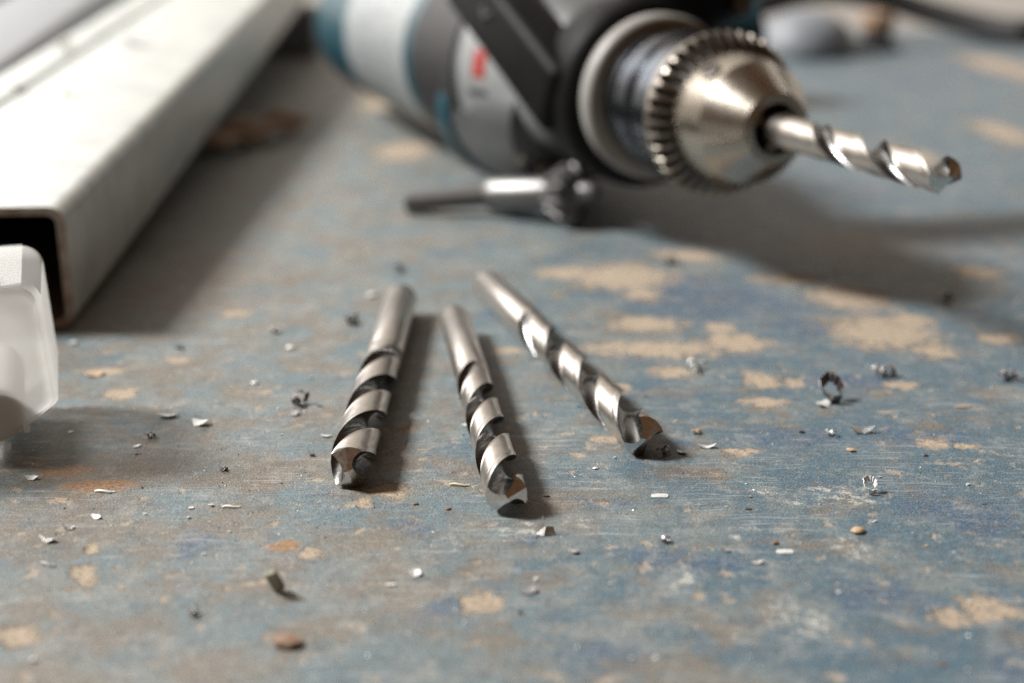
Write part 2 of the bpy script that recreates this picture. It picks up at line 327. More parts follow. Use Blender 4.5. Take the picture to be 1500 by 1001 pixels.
M['tip'] = steel_material('fresh_ground_steel', (0.78, 0.76, 0.73), 0.28, (9, 9, 1))
M['chrome'] = steel_material('chuck_steel', (0.46, 0.425, 0.37), 0.27, (1.2, 9, 1.2), (0.38, 0.32, 0.25))
M['gear'] = steel_material('gear_steel', (0.34, 0.31, 0.27), 0.38, (3, 3, 3), (0.27, 0.21, 0.16))
M['sleeve'] = steel_material('oiled_steel', (0.065, 0.075, 0.09), 0.24, (1, 9, 1), (0.10, 0.11, 0.13))
M['black'] = worn('black_plastic', (0.006, 0.006, 0.0065), (0.011, 0.0105, 0.0105), 0.52, nscale=0.12, dust=0.02, bump=0.05)
M['black'].node_tree.nodes['Principled BSDF'].inputs['Specular IOR Level'].default_value = 0.12
M['dark'] = worn('charcoal_plastic', (0.015, 0.0145, 0.015), (0.024, 0.0225, 0.0225), 0.6, nscale=0.1, dust=0.06, bump=0.05)
M['teal'] = worn('teal_plastic', (0.006, 0.060, 0.085), (0.009, 0.048, 0.068), 0.40, nscale=0.06, dust=0.08)
M['alu'] = worn('cast_aluminium', (0.13, 0.137, 0.14), (0.09, 0.096, 0.098), 0.42, metal=0.45, nscale=0.09, dust=0.10, bump=0.04)
M['plate'] = worn('pale_name_plate', (0.33, 0.345, 0.345), (0.27, 0.28, 0.28), 0.42, metal=0.2, nscale=0.09, dust=0.1)
M['washer'] = worn('grey_white_plastic', (0.34, 0.33, 0.31), (0.27, 0.255, 0.235), 0.45, nscale=0.12, dust=0.05)
M['red'] = worn('red_print', (0.36, 0.035, 0.028), (0.30, 0.03, 0.022), 0.5)
M['ink'] = worn('dark_print', (0.07, 0.07, 0.08), (0.10, 0.10, 0.10), 0.5)
M['hole'] = worn('dark_recess', (0.02, 0.018, 0.016), (0.03, 0.026, 0.022), 0.6)  # hole shade put into the colour; grease colour in the tooth gaps
M['zinc'] = worn('white_coated_steel', (0.60, 0.62, 0.59), (0.44, 0.48, 0.47), 0.34, metal=0.15, nscale=0.09, dust=0.75, var=0.9, bump=0.05, rvar=0.3)
M['zinc_grey'] = worn('grey_coated_steel', (0.25, 0.26, 0.275), (0.21, 0.22, 0.23), 0.5, nscale=0.05, dust=0.1)
M['cut'] = worn('rusty_cut_edge', (0.30, 0.20, 0.14), (0.46, 0.41, 0.37), 0.5, metal=0.4, nscale=0.25, var=1.0, bump=0.2)
M['inside'] = worn('tube_inside', (0.17, 0.15, 0.13), (0.10, 0.08, 0.065), 0.6, nscale=0.1)
M['key'] = steel_material('blackened_steel', (0.22, 0.217, 0.215), 0.46, (2, 2, 2), (0.20, 0.19, 0.18))
M['cord'] = worn('black_rubber', (0.012, 0.012, 0.012), (0.02, 0.02, 0.02), 0.6, nscale=0.1)
M['floor'] = worn('grey_floor', (0.25, 0.24, 0.23), (0.2, 0.19, 0.18), 0.8, nscale=0.01)
M['insert'] = worn('light_grey_insert', (0.62, 0.62, 0.62), (0.54, 0.54, 0.54), 0.5, nscale=0.1)
M['capgrey'] = worn('pale_grey_plastic', (0.22, 0.235, 0.255), (0.18, 0.195, 0.215), 0.5, nscale=0.03)
M['rustbrown'] = worn('rusty_steel', (0.34, 0.22, 0.14), (0.16, 0.10, 0.065), 0.7, nscale=0.15, bump=0.2)
CH = {'dark': ((0.20, 0.19, 0.185), 0.34, 0.8), 'grey': ((0.42, 0.42, 0.43), 0.35, 0.7), 'pale': ((0.66, 0.65, 0.62), 0.35, 0.55),
      'white': ((0.82, 0.82, 0.80), 0.4, 0.3), 'tan': ((0.52, 0.37, 0.23), 0.7, 0.0), 'cream': ((0.66, 0.58, 0.38), 0.6, 0.0), 'brown': ((0.26, 0.16, 0.10), 0.7, 0.0)}
for k, (c_, r_, m_) in CH.items():
    M['chip_'+k] = worn('chip_'+k, c_, tuple(x*0.55 for x in c_), r_, metal=m_, nscale=0.9, bump=0.05)

def sticker_material():
    t = NT('printed_sticker'); p = t.n('ShaderNodeTexCoord').outputs['UV']
    s = t.n('ShaderNodeSeparateXYZ', _0=p).outputs
    row = t.math('FRACT', t.math('MULTIPLY', s[1], 11.0))
    ln = t.math('MULTIPLY', t.step(row, 0.30, 0.36), t.step(row, 0.62, 0.68, 1, 0))
    brk = t.step(t.noise(t.vm('MULTIPLY', p, (26, 11, 1)), 1.0, 2), 0.46, 0.52)
    inx = t.math('MULTIPLY', t.step(s[0], 0.14, 0.16), t.step(s[0], 0.80, 0.82, 1, 0))
    f = t.math('MULTIPLY', t.math('MULTIPLY', ln, brk), inx)
    c = t.mix(t.math('MULTIPLY', f, 0.6), (0.30, 0.32, 0.325), (0.08, 0.09, 0.10))
    c = t.mix(t.step(t.noise(t.coord(), 0.15, 5), 0.55, 0.75, 0, 0.35), c, (0.40, 0.39, 0.36))
    return t.set(Base_Color=c, Roughness=0.42)
M['sticker'] = sticker_material()
def case_material():
    t = NT('milky_plastic'); p = t.coord()
    n = t.noise(p, 0.3, 5, 0.65)
    c = t.mix(t.step(n, 0.4, 0.75, 0, 0.5), (0.95, 0.94, 0.92), (0.92, 0.89, 0.84))
    c = t.mix(t.step(t.noise(p, 1.7, 4, 0.7), 0.68, 0.75, 0, 0.7), c, (0.35, 0.27, 0.20))
    t.set(Base_Color=c, Roughness=0.36, Normal=t.bump(t.noise(p, 0.8, 4, 0.6), 0.04))
    tr = t.n('ShaderNodeBsdfTranslucent', Color=c)
    mx = t.n('ShaderNodeMixShader', _0=0.78); mt = t.n('ShaderNodeMixShader', _0=0.48)
    t.t.links.new(t.b.outputs[0], mx.inputs[1]); t.t.links.new(tr.outputs[0], mx.inputs[2])
    t.t.links.new(mx.outputs[0], mt.inputs[1]); t.t.links.new(t.n('ShaderNodeBsdfTransparent').outputs[0], mt.inputs[2])
    t.t.links.new(mt.outputs[0], t.t.nodes['Material Output'].inputs['Surface'])
    return t.m
M['milky'] = case_material()
t = NT('clear_film'); t.set(Base_Color=(0.9, 0.9, 0.88), Roughness=0.25)
mx = t.n('ShaderNodeMixShader', _0=0.78)
t.t.links.new(t.b.outputs[0], mx.inputs[1]); t.t.links.new(t.n('ShaderNodeBsdfTransparent').outputs[0], mx.inputs[2])
t.t.links.new(mx.outputs[0], t.t.nodes['Material Output'].inputs['Surface']); M['film'] = t.m

# ------------------------------------------------------------ setting
v, f = box(1500, 958, 30, 2.0, at=(60, 521, -15), segs=2)
bench = mesh('workbench_top', v, f, M['bench'])
tag(bench, 'worn blue grey painted metal bench top with tan bare spots under everything', 'workbench', kind='structure')
v, f = box(6000, 60, 2600, 0, at=(0, 1640, 500))
tag(mesh('wall', v, f, M['wall'], sharp=20), 'plain pale grey wall behind the bench', 'wall', kind='structure')
v, f = box(6400, 5000, 40, 0, at=(0, 1200, -820))
tag(mesh('floor', v, f, M['floor'], sharp=20), 'grey floor below the bench', 'floor', kind='structure')

# ------------------------------------------------------------ twist drill bits
from mathutils.geometry import tessellate_polygon
def bit_section(rad, ex):
    """closed outline of a two-flute section; ex 0..1 lifts the flute cutter out (run-out)"""
    d = (0.88 + 0.80*ex)*rad; rho = 0.665*rad
    cs = (rad*rad + d*d - rho*rho)/(2*rad*d); cr = math.acos(max(-1, min(1, cs)))
    pts = []; NA, NO = 19, 18
    ix, iy = rad*math.cos(cr), rad*math.sin(cr)
    aa = math.atan2(iy, d - ix)                       # arc half angle seen from cutter centre
    for half in (0, 1):
        ro = math.pi*half; ca, sa = math.cos(ro), math.sin(ro); loc = []
        for i in range(NA):                           # flute arc, from -cr to +cr
            a = -aa + 2*aa*i/(NA-1)
            loc.append((d - rho*math.cos(a), rho*math.sin(a)))
        for i in range(1, NO):                        # land, with a narrow proud margin then body clearance
            u = i/NO; a = cr + (math.pi - 2*cr)*u
            q = rad if (u < 0.17 or ex > 0.5) else rad*(1 - 0.035*(1-ex))
            loc.append((q*math.cos(a), q*math.sin(a)))
        pts += [(x*ca - y*sa, x*sa + y*ca) for x, y in loc]
    return pts, NA, NO
def drill_bit(loc, rz, D, L, Lf, phase, label, pitch=5.45, lift=None, group='loose twist drill bits on the bench'):
    rad = D/2; root = thing('drill_bit', loc, rz, label, 'drill bit', group)
    cz = rad if lift is None else lift
    tw = -2*math.pi/(pitch*D); n = 150
    base, NA, NO = bit_section(rad, 0); secs = {}; npt = len(base); half = npt//2
    # ground point: two flat facets per lobe, the drop from the chisel edge is d = g . p
    g1, g2 = (0.50, -0.10), (0.50, 0.36); mid0 = NA//2; rmid = 0.215*rad; favg = 0.5*(-g1[1] + g2[1])*rmid
    def lobe_drop(i):
        """drop of outline vertex i: lead arc half, land (front half, rear half), heel arc half"""
        x, z = base[i]; k = i % half; r = math.hypot(x, z)
        if k == mid0: return favg
        lobe = math.pi/2 if ((i - mid0) % npt) < half else -math.pi/2
        da = (math.atan2(z, x) - lobe + math.pi) % (2*math.pi) - math.pi
        g = g1 if da < 0 else g2
        d = g[0]*r*math.cos(da) + g[1]*r*math.sin(da)
        if k < NA:
            pm = -g1[1]*rmid if da < 0 else g2[1]*rmid
            d += (favg - pm)*max(0, 1 - (r - rmid)/(rad - rmid))**2
        return max(0.0, d)
    drops = [lobe_drop(i) for i in range(npt)]
    vs, fs = [], []
    for k in range(n+1):
        for i in range(npt):
            yy = drops[i] + (Lf - drops[i])*k/n
            ex = max(0.0, (yy - (Lf - 2.0*D))/(2.0*D))**1.6
            key_ = round(ex, 5)
            if key_ not in secs: secs[key_] = bit_section(rad*(1 - 0.004*ex), ex)[0]
            x, z = secs[key_][i]
            a = phase + tw*yy
            vs.append((x*math.cos(a) - z*math.sin(a), yy, cz + x*math.sin(a) + z*math.cos(a)))
    mids = []
    for k in range(n):
        for i in range(npt):
            j = (i+1) % npt; fs.append((k*npt+i, k*npt+j, (k+1)*npt+j, (k+1)*npt+i))
            mids.append(1 if (i % half) < NA-1 else 0)
    mesh('fluted_body', vs, fs, [M['bit'], M['flute']], root, sharp=32, mids=mids)
    tv, tf = [], []
    for hs in (0, half):
        idx = [(mid0 + hs + i) % npt for i in range(half+1)]
        q = len(idx)//2
        for part in (idx[:q+1], idx[q:]):             # front facet, rear facet
            k0 = len(tv); loop2 = [base[i] for i in part] + [(0.0, 0.0)]
            for (x, z), dd_ in zip(loop2, [drops[i] for i in part] + [0.0]):
                a = phase + tw*dd_; yy = dd_ - 0.003
                tv.append((x*math.cos(a) - z*math.sin(a), yy, cz + x*math.sin(a) + z*math.cos(a)))
            for tri in tessellate_polygon([[Vector((x, z, 0)) for x, z in loop2]]):
                tf.append(tuple(k0+w_ for w_ in tri))
    mesh('cutting_point', tv, tf, M['tip'], root, sharp=18)
    # shank
    ch = 0.09*D
    prof = [(rad*0.985, Lf-0.6), (rad*0.998, Lf-0.4), (rad*0.998, L-ch), (rad*0.93, L-ch*0.35), (rad*0.80, L), (0, L)]
    v, f = lathe(prof, 48, 0, cz); mesh('shank', v, f, M['bit'], root)
    return root
def lay(a, b, **k):
    """lay a bit with its point over a and its shank end over b"""
    d = Vector(b) - Vector(a)
    return drill_bit((a[0], a[1], 0.02), math.atan2(-d.x, d.y), L=d.length, **k)
lay((-23.6, 190.3), (-22.9, 284.8), D=6.5, Lf=56, phase=R(205), label='leftmost loose drill bit, thickest of the three, with black shaded flutes')
lay((-0.6, 181.0), (-11.2, 270.1), D=6.0, Lf=54, phase=R(125), label='middle loose drill bit with a bright ground crescent at its point')
lay((20.5, 203.0), (-5.4, 296.4), D=6.5, Lf=64, phase=R(-20), pitch=5.95, label='rightmost loose drill bit, lying at the steepest slant')

# ------------------------------------------------------------ electric drill lying on its side
AX = 36.2
RZ = math.atan2(.33, .945) + R(0.9)
drill = thing('electric_drill', (48.3, 319.3, 0), RZ, 'teal and black electric drill lying on its side with toothed key chuck', 'electric drill')
# chuck
nose = [(4.6, -10), (4.9, -19.5), (5.3, -21.2), (5.6, -21.6), (7.4, -21.6), (7.75, -21.3), (13.1, -12.4), (13.35, -11.9), (14.2, -6), (14.4, -2.0), (14.4, 2)]
v, f = lathe(nose, 96, 0, AX); chuck = mesh('chuck_nose', v, f, M['chrome'], drill, sharp=17)
v, f = lathe([(0, -9.8), (4.7, -10)], 32, 0, AX); mesh('chuck_bore', v, f, M['hole'], chuck)
for k in range(3):
    a = R(90 + 120*k); jv, jf = box(2.6, 9, 1.6, 0.3, M=None, at=(0, -15.5, 4.15), segs=1)
    jv = [(x*math.cos(a+R(90)) - (z)*math.sin(a+R(90)), y, AX + x*math.sin(a+R(90)) + z*math.cos(a+R(90))) for x, y, z in jv]
    mesh('jaw', jv, jf, M['gear'], chuck)
for k in range(3):
    a = R(128 + 120*k); rr = 14.12
    c0 = Vector((rr*math.cos(a), -7.6, AX + rr*math.sin(a))); dirv = Vector((math.cos(a), -0.10, math.sin(a))).normalized()
    v, f = along([(0, 0.18), (1.7, 0.18), (1.95, 0.42), (2.25, 0.36), (2.4, 0.0), (2.4, -0.6)], c0, c0+dirv, 20)
    mesh('key_hole', v, f, [M['gear'], M['hole']], chuck, mids=[1 if i < 40 else 0 for i in range(len(f))])  # dark disc inside a rim; the shade of a hole is only its colour
# toothed ring: bevel teeth cut on the front chamfer
NTE = 38
def tooth(r, y, a):
    ph = (a*NTE/(2*math.pi)) % 1.0
    up = 1.0 if 0.14 < ph < 0.50 else (0.0 if 0.62 < ph < 1.0 else (ph/0.14 if ph <= 0.14 else 1-(ph-0.5)/0.12))
    return r, up
vs, fs = [], []; seg = NTE*10
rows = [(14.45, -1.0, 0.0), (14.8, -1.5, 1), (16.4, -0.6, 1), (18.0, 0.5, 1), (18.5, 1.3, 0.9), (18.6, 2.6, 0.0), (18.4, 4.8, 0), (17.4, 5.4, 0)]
for r, y, dp in rows:
    for i in range(seg):
        a = 2*math.pi*i/seg; _, up = tooth(r, y, a)
        q = (1-up)*dp
        rr, yy = r - 0.9*q*(0.2 if r < 15 else 0.8), y + 2.0*q*(0.7 if r < 15 else 1.0)
        vs.append((rr*math.cos(a), yy, AX + rr*math.sin(a)))
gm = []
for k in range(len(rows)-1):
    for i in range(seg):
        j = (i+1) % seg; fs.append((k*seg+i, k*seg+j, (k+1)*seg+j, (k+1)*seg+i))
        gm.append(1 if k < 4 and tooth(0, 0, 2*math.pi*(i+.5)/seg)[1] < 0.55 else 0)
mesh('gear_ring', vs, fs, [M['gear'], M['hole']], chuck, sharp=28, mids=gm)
sl = [(17.2, 4.8), (17.6, 5.4), (17.6, 13.2), (17.2, 13.7), (16.6, 14.2), (16.6, 16.0), (17.3, 16.6), (17.5, 17.2), (17.5, 23), (16.9, 23.6), (16.2, 24.2), (16.2, 26.2), (16.8, 26.8), (16.8, 30.5), (15.5, 32), (15, 36)]
v, f = lathe(sl, 96, 0, AX); mesh('chuck_sleeve', v, f, M['sleeve'], drill, sharp=25)
wr = [(14, 33), (18.6, 32.6), (19.6, 33.1), (20.2, 34.2), (20.2, 37.2), (19.6, 38.4), (18, 38.9), (14, 39)]
v, f = lathe(wr, 96, 0, AX); mesh('neck_ring', v, f, M['washer'], drill, sharp=40)
# auxiliary handle: clamp collar, arm, grip
cl = [(15, 39.2), (20.6, 39.2), (22.4, 40.2), (23.6, 42.5), (23.8, 52), (23.0, 57), (21, 58.6), (16, 59)]
v, f = lathe(cl, 80, 0, AX); handle = mesh('side_handle', v, f, M['black'], drill, sharp=40)
A0, A1 = Vector((-18.5, 46, AX-2)), Vector((-25.5, 104, 64))
q = Vector((0, 1, 0)).rotation_difference((A1-A0).normalized()).to_matrix().to_4x4()
v, f = box(14, (A1-A0).length, 19, 3.2, M=q, at=tuple((A0+A1)/2)); mesh('clamp_arm', v, f, M['black'], handle)
for fr in (0.60, 0.86):
    c0 = A0.lerp(A1, fr) + Vector((-5.2, -1.5, 3.2)); d = Vector((-0.86, -0.22, 0.30)).normalized()
    v, f = along([(3.6, -3), (3.6, 1.2), (3.0, 1.8), (1.7, 1.8), (1.5, 0.4), (0, 0.4)], c0, c0+d, 6 if fr < .7 else 24); mesh('clamp_bolt', v, f, M['alu'] if fr > .7 else M['dark'], handle, sharp=25)
v, f = along([(13, -4), (14.5, 0), (15, 10), (14.2, 16), (12.4, 20), (12.0, 46), (13, 62), (12.6, 96), (15.5, 104), (16.5, 110), (12, 114), (0, 115)], (8, 50, 60), (62, 56, 84), 40)
mesh('grip', v, f, M['black'], handle, sharp=40)
v, f = along([(2.6, -2), (2.6, 0.8), (2.0, 1.2), (0, 1.2)], (22.5, 36.4, 57.5), (22.5, 35.2, 57.8), 18); mesh('screw', v, f, M['alu'], handle)
# gear housing
gh = [(16, 58.6), (19.4, 59.0), (20.4, 60.4), (23.0, 68), (29.6, 100), (30.6, 103.6), (30.8, 105)]
v, f = lathe(gh, 96, 0, AX); gear_h = mesh('gear_housing', v, f, M['alu'], drill, sharp=30)
# lower lobe of the gear housing with a teal rim and two screws
v, f = lathe([(0, 71), (14, 71.3), (17, 72.6), (19.2, 78), (20.6, 108), (20.6, 113)], 64, -8.5, 24.6); lobe = mesh('gearbox_lobe', v, f, M['alu'], drill, sharp=30)
v, f = lathe([(19.5, 112.6), (21.6, 112.8), (22.2, 113.6), (22.2, 121), (20.8, 124), (12, 128)], 64, -8.5, 24.6); mesh('lobe_rim', v, f, M['teal'], lobe)
def cap(name, x, z, y, r, m, par):
    v, f = along([(r, 2.0), (r, -0.9), (r*0.82, -1.5), (0, -1.7)], (x, y, z), (x, y+1, z), 20); return mesh(name, v, f, m, par)
cap('screw', -21.0, 17.2, 73.4, 2.3, M['chrome'], lobe); cap('screw', -15.6, 13.2, 71.6, 2.2, M['gear'], lobe)
# raised name plate on the cone, facing the camera
def wrap(s0, s1, a0, a1, rfun, ns=14, na=22, th=0.7, skew=None):
    """curved plate lying on a turned body between stations s0..s1 and angles a0..a1"""
    vs, fs, uv = [], [], []
    for lay_ in (0, 1):
        for i in range(ns+1):
            for k in range(na+1):
                u, w_ = i/ns, k/na
                s = s0 + (s1-s0)*u; lo, hi = a0, a1
                if skew: lo, hi = skew(u, a0, a1)
                a = R(lo + (hi-lo)*w_); r = rfun(s) + (th if lay_ else -0.4)
                if lay_ and (i in (0, ns) or k in (0, na)): r -= th*0.45
                vs.append((r*math.cos(a), s, AX + r*math.sin(a))); uv.append((u, w_))
    N = (ns+1)*(na+1)
    for i in range(ns):
        for k in range(na):
            q = (i*(na+1)+k, i*(na+1)+k+1, (i+1)*(na+1)+k+1, (i+1)*(na+1)+k)
            fs.append(tuple(N+z for z in q))
    ring = [k for k in range(na+1)] + [i*(na+1)+na for i in range(1, ns+1)] + [ns*(na+1)+k for k in range(na-1, -1, -1)] + [i*(na+1) for i in range(ns-1, 0, -1)]
    for a, b in zip(ring, ring[1:]+ring[:1]): fs.append((a, b, N+b, N+a))
    return vs, fs, uv
def put_uv(o, uv):
    l = o.data.uv_layers.new(name='uv')
    for lp in o.data.loops: l.data[lp.index].uv = uv[lp.vertex_index]
def cone_r(s): return 20.4 + (s-60.4)*(30.6-20.4)/(103.6-60.4)
v, f, uv = wrap(65, 101, 146, 222, cone_r, th=1.1)
plate = mesh('name_plate', v, f, M['plate'], gear_h, sharp=40)
cr2 = lambda s: cone_r(s) + 1.1
v, f, uv = wrap(86.5, 92.5, 165, 180, cr2, 8, 8, 0.25); mesh('red_mark', v, f, M['red'], plate)
v, f, uv = wrap(86, 95, 186, 190, cr2, 6, 4, 0.25); mesh('printed_mark', v, f, M['ink'], plate)
v, f, uv = wrap(85, 90.5, 202, 206, cr2, 6, 4, 0.25); mesh('printed_mark', v, f, M['ink'], plate)
# vent band and motor housing
def ribs(r, y, a):
    return r - (0.35 if (106.5 < y < 144.5 and int(y/2.2) % 2) else 0)
vb = [(29.5, 104.6)] + [(30.9 if i % 2 else 31.4, 105 + i*2.0) for i in range(0, 20)] + [(31.2, 146), (30, 147)]
v, f = lathe(vb, 96, 0, AX); mesh('vent_band', v, f, M['dark'], drill, sharp=50)
mh = [(29, 146.5), (30.6, 147), (30.9, 149), (30.6, 200), (29.6, 260), (28.2, 292), (26, 301), (21, 308), (12, 312), (0, 313)]
v, f = lathe(mh, 96, 0, AX); motor = mesh('motor_housing', v, f, M['teal'], drill, sharp=40)
def mot_r(s): return 30.9 + (s-149)*(29.6-30.9)/(260-149) + 0.05
v, f, uv = wrap(156, 236, 128, 226, mot_r, 16, 26, 0.25); o = mesh('rating_sticker', v, f, M['sticker'], motor); put_uv(o, uv)
# pistol handle lying on the bench, away from the camera
pts = [(20, 250, 34), (50, 254, 30), (90, 262, 27), (130, 270, 25), (150, 273, 24)]
v, f = pipe(pts, lambda u: 24 - 3.5*math.sin(u*3.14), 24); mesh('pistol_handle', v, f, M['teal'], drill, sharp=50)
v, f = pipe([(34, 222, 32), (60, 228, 30), (78, 236, 28)], 8, 16); mesh('trigger', v, f, M['black'], drill)
# bit held in the chuck
ca, sa = math.cos(RZ), math.sin(RZ)
tipx, tipy = 48.3 + sa*80.5, 319.3 - ca*80.5
drill_bit((tipx, tipy, 0), RZ, 6.9, 71, 47, R(140), 'shiny drill bit clamped in the chuck of the electric drill, point in the air', lift=AX, group='twist drill bits')

# ------------------------------------------------------------ chuck key
K0, K1, K2 = Vector((-31.5, 373, 0)), Vector((-2.5, 390, 0)), Vector((17.5, 380.5, 0))
key = thing('chuck_key', (16, 381, 0), 0, 'dark steel chuck key with toothed head lying in front of the drill body', 'chuck key')
L0 = Vector((16, 381, 0))
kd = Vector((18.8, -13.0, 3.0)).normalized()
hd = Vector((13.0, 372.0, 8.3)) - L0
sh0 = hd - kd*23
v, f = along([(0, -1), (3.6, -0.6), (4.5, 0.6), (4.8, 3), (4.8, 19), (4.2, 21), (3.6, 26)], sh0, hd, 32); mesh('shaft', v, f, M['key'], key)
vs, fs = [], []; NT2 = 11; seg = NT2*12
for r, y, dp in ((3.2, -3.2, 0), (5.2, -3.0, 1), (8.2, 2.4, 1), (7.6, 4.0, 1), (5.0, 5.6, 0.5), (3.0, 6.6, 0), (2.7, 10.4, 0), (2.2, 11.2, 0)):
    for i in range(seg):
        a = 2*math.pi*i/seg; up = 0.5+0.5*math.tanh(3.0*math.cos(NT2*a)+0.4)
        rr = r*(1 - 0.30*dp*(1-up)); vs.append((rr*math.cos(a), y, rr*math.sin(a)))
for k in range(7):
    for i in range(seg):
        j = (i+1) % seg; fs.append((k*seg+i, k*seg+j, (k+1)*seg+j, (k+1)*seg+i))
fs.append(tuple(range(7*seg, 8*seg)))
qk = Vector((0, 1, 0)).rotation_difference(kd)
vs = [tuple(hd + qk @ (Vector(p)*1.02)) for p in vs]
mesh('toothed_head', vs, fs, M['key'], key, sharp=35)
b0 = Vector((-29.5, 386.0, 3.2)) - L0; b1 = Vector((-1.5, 383.5, 5.9)) - L0
v, f = along([(0, 0), (2.7, 0.1), (3.0, 0.5), (3.0, (b1-b0).length)], b0, b1, 24); mesh('tommy_bar', v, f, M['key'], key)

# ------------------------------------------------------------ steel tubes at the left
def tube(name, x0, y0, y1, slope, wd, ht, label, mat, group, th=1.7, cr=3.2):
    root = thing(name, (x0, y0, 0.02 + 0.052*(y0-274.6)), math.atan2(-slope, 1), label, 'steel tube', group)
    root.rotation_euler.x = math.atan(0.052)
    L = (y1-y0)*math.hypot(1, slope)
    out = [(x-wd, z) for x, z in rrect(wd, ht, cr)]; inn = [(x-wd+th, z+th) for x, z in rrect(wd-2*th, ht-2*th, cr-th+0.3)]
    n = len(out); NS = 24
    def ringv(pts, y): return [(x, y, z) for x, z in pts]
    vs, fs = [], []
    for k in range(NS+1): vs += ringv(out, L*k/NS)
    for k in range(NS):
        for i in range(n): j = (i+1) % n; fs.append((k*n+i, k*n+j, (k+1)*n+j, (k+1)*n+i))
    mesh('outer_wall', vs, fs, mat, root, sharp=40)
    vs = ringv(inn, 0.25) + ringv(inn, L); fs = [(i, (i+1) % n, n+(i+1) % n, n+i) for i in range(n)]
    mesh('inner_wall', vs, fs, M['inside'], root, sharp=40)
    o2 = [(x*0.997-0.05, z) for x, z in out]
    vs = ringv(out, 0.0) + ringv(out, -0.15) + ringv(inn, -0.1) + ringv(inn, 0.5)
    fs = [(r*n+i, r*n+(i+1) % n, (r+1)*n+(i+1) % n, (r+1)*n+i) for r in range(3) for i in range(n)]
    mesh('cut_edge', vs, fs, M['cut'], root, sharp=40)
    return root
# the tubes slope up to a block under their far ends
tube('steel_tube', -87.7, 274.6, 968, -0.052, 43.5, 25, 'wide white coated steel tube whose open end shows behind the plastic case', M['zinc'], 'steel tubes at the left')
tube('steel_tube', -132.5, 276, 965, -0.058, 12.5, 24.5, 'narrow white steel tube between the wide white tube and the grey one', M['zinc'], 'steel tubes at the left', th=1.2, cr=1.5)
tube('steel_tube', -149, 352, 962, -0.112, 40, 24, 'grey steel tube at the top left beyond the white tubes', M['zinc_grey'], 'steel tubes at the left')
tube('steel_tube', -196, 400, 960, -0.155, 50, 24, 'white steel tube in the far top left corner beyond the grey tube', M['zinc'], 'steel tubes at the left')
v, f = box(110, 10, 6.7, 0.4, at=(0, 0, 3.35)); tag(mesh('wooden_batten', v, f, M['rustbrown'], loc=(-203, 409, 0.02)), 'thin wooden batten lying under the near ends of the grey and far white tubes', 'batten')
v, f = box(190, 34, 27, 2, at=(0, 0, 13.5)); tag(mesh('metal_block', v, f, M['capgrey'], loc=(-206, 832, 0.02), rz=0.03), 'pale grey metal block holding up the far ends of the steel tubes', 'block')

# ------------------------------------------------------------ milky plastic case
case = thing('plastic_case', (-68.9, 204.0, 0), R(17), 'milky white plastic case with cracked top edge at the left margin', 'plastic case')
def rounded(poly, rads, n=7):
    out = []; m = len(poly)
    for i in range(m):
        p, a, b = Vector(poly[i]), Vector(poly[i-1]), Vector(poly[(i+1) % m]); r = rads[i]
        u, w_ = (a-p).normalized(), (b-p).normalized(); ang = u.angle(w_)
        if r <= 0: out.append(tuple(p)); continue
        tl = r/math.tan(ang/2); c = p + (u+w_).normalized()*(r/math.sin(ang/2))
        s, e = p+u*tl - c, p+w_*tl - c
        a0 = math.atan2(s.y, s.x); d = (math.atan2(e.y, e.x) - a0 + math.pi) % (2*math.pi) - math.pi
        for k in range(n+1): q = a0 + d*k/n; out.append((c.x + r*math.cos(q), c.y + r*math.sin(q)))
    return out
def case_outline(g): return rounded([(-60, 1.4+g), (-10.6-g*0.6, 0.9+g), (0-g, 8.4+g*.5), (-1.2-g, 27.8-g), (-60, 28.3-g)], [0.5, 1.8, 1.6, 3.4-g*.6, 0.5])
rings = [(case_outline(2.2), 0.0), (case_outline(1.55), 0.0), (case_outline(1.1), 0.25), (case_outline(0.8), 0.9), (case_outline(0.75), 1.5), (case_outline(0.25), 1.7), (case_outline(0.0), 2.4), (case_outline(0.0), 26), (case_outline(.5), 26.5)]
n = len(rings[0][0]); vs = []
for ol, y in rings: vs += [(x, y, z) for x, z in ol]
fs = [(k*n+i, k*n+(i+1) % n, (k+1)*n+(i+1) % n, (k+1)*n+i) for k in range(len(rings)-1) for i in range(n) if not (rings[0][0][i][0] < -57 and rings[0][0][(i+1) % n][0] < -57) and not (k == 6 and rings[0][0][i][1] < 3.5 and rings[0][0][(i+1) % n][1] < 3.5) and not (k == 6 and rings[0][0][i][1] > 24 and rings[0][0][(i+1) % n][1] > 24 and rings[0][0][i][0] < -3.2)]   # the far left end, underside and top are left open to let light in
fs.append(tuple(range(n))); fs.append(tuple(range((len(rings)-1)*n, len(rings)*n)))
mesh('case_shell', vs, fs, M['milky'], case, sharp=50)
for x, z in ((-5.0, 4.6), (-8.0, 2.0)):
    v, f = along([(0, 0), (0.4, 0.1), (0.5, 0.4), (0.5, 1.2)], (x, 0.8, z-0.35), (x, 1.3, z+1.3), 14); mesh('foot_nib', v, f, M['milky'], case)
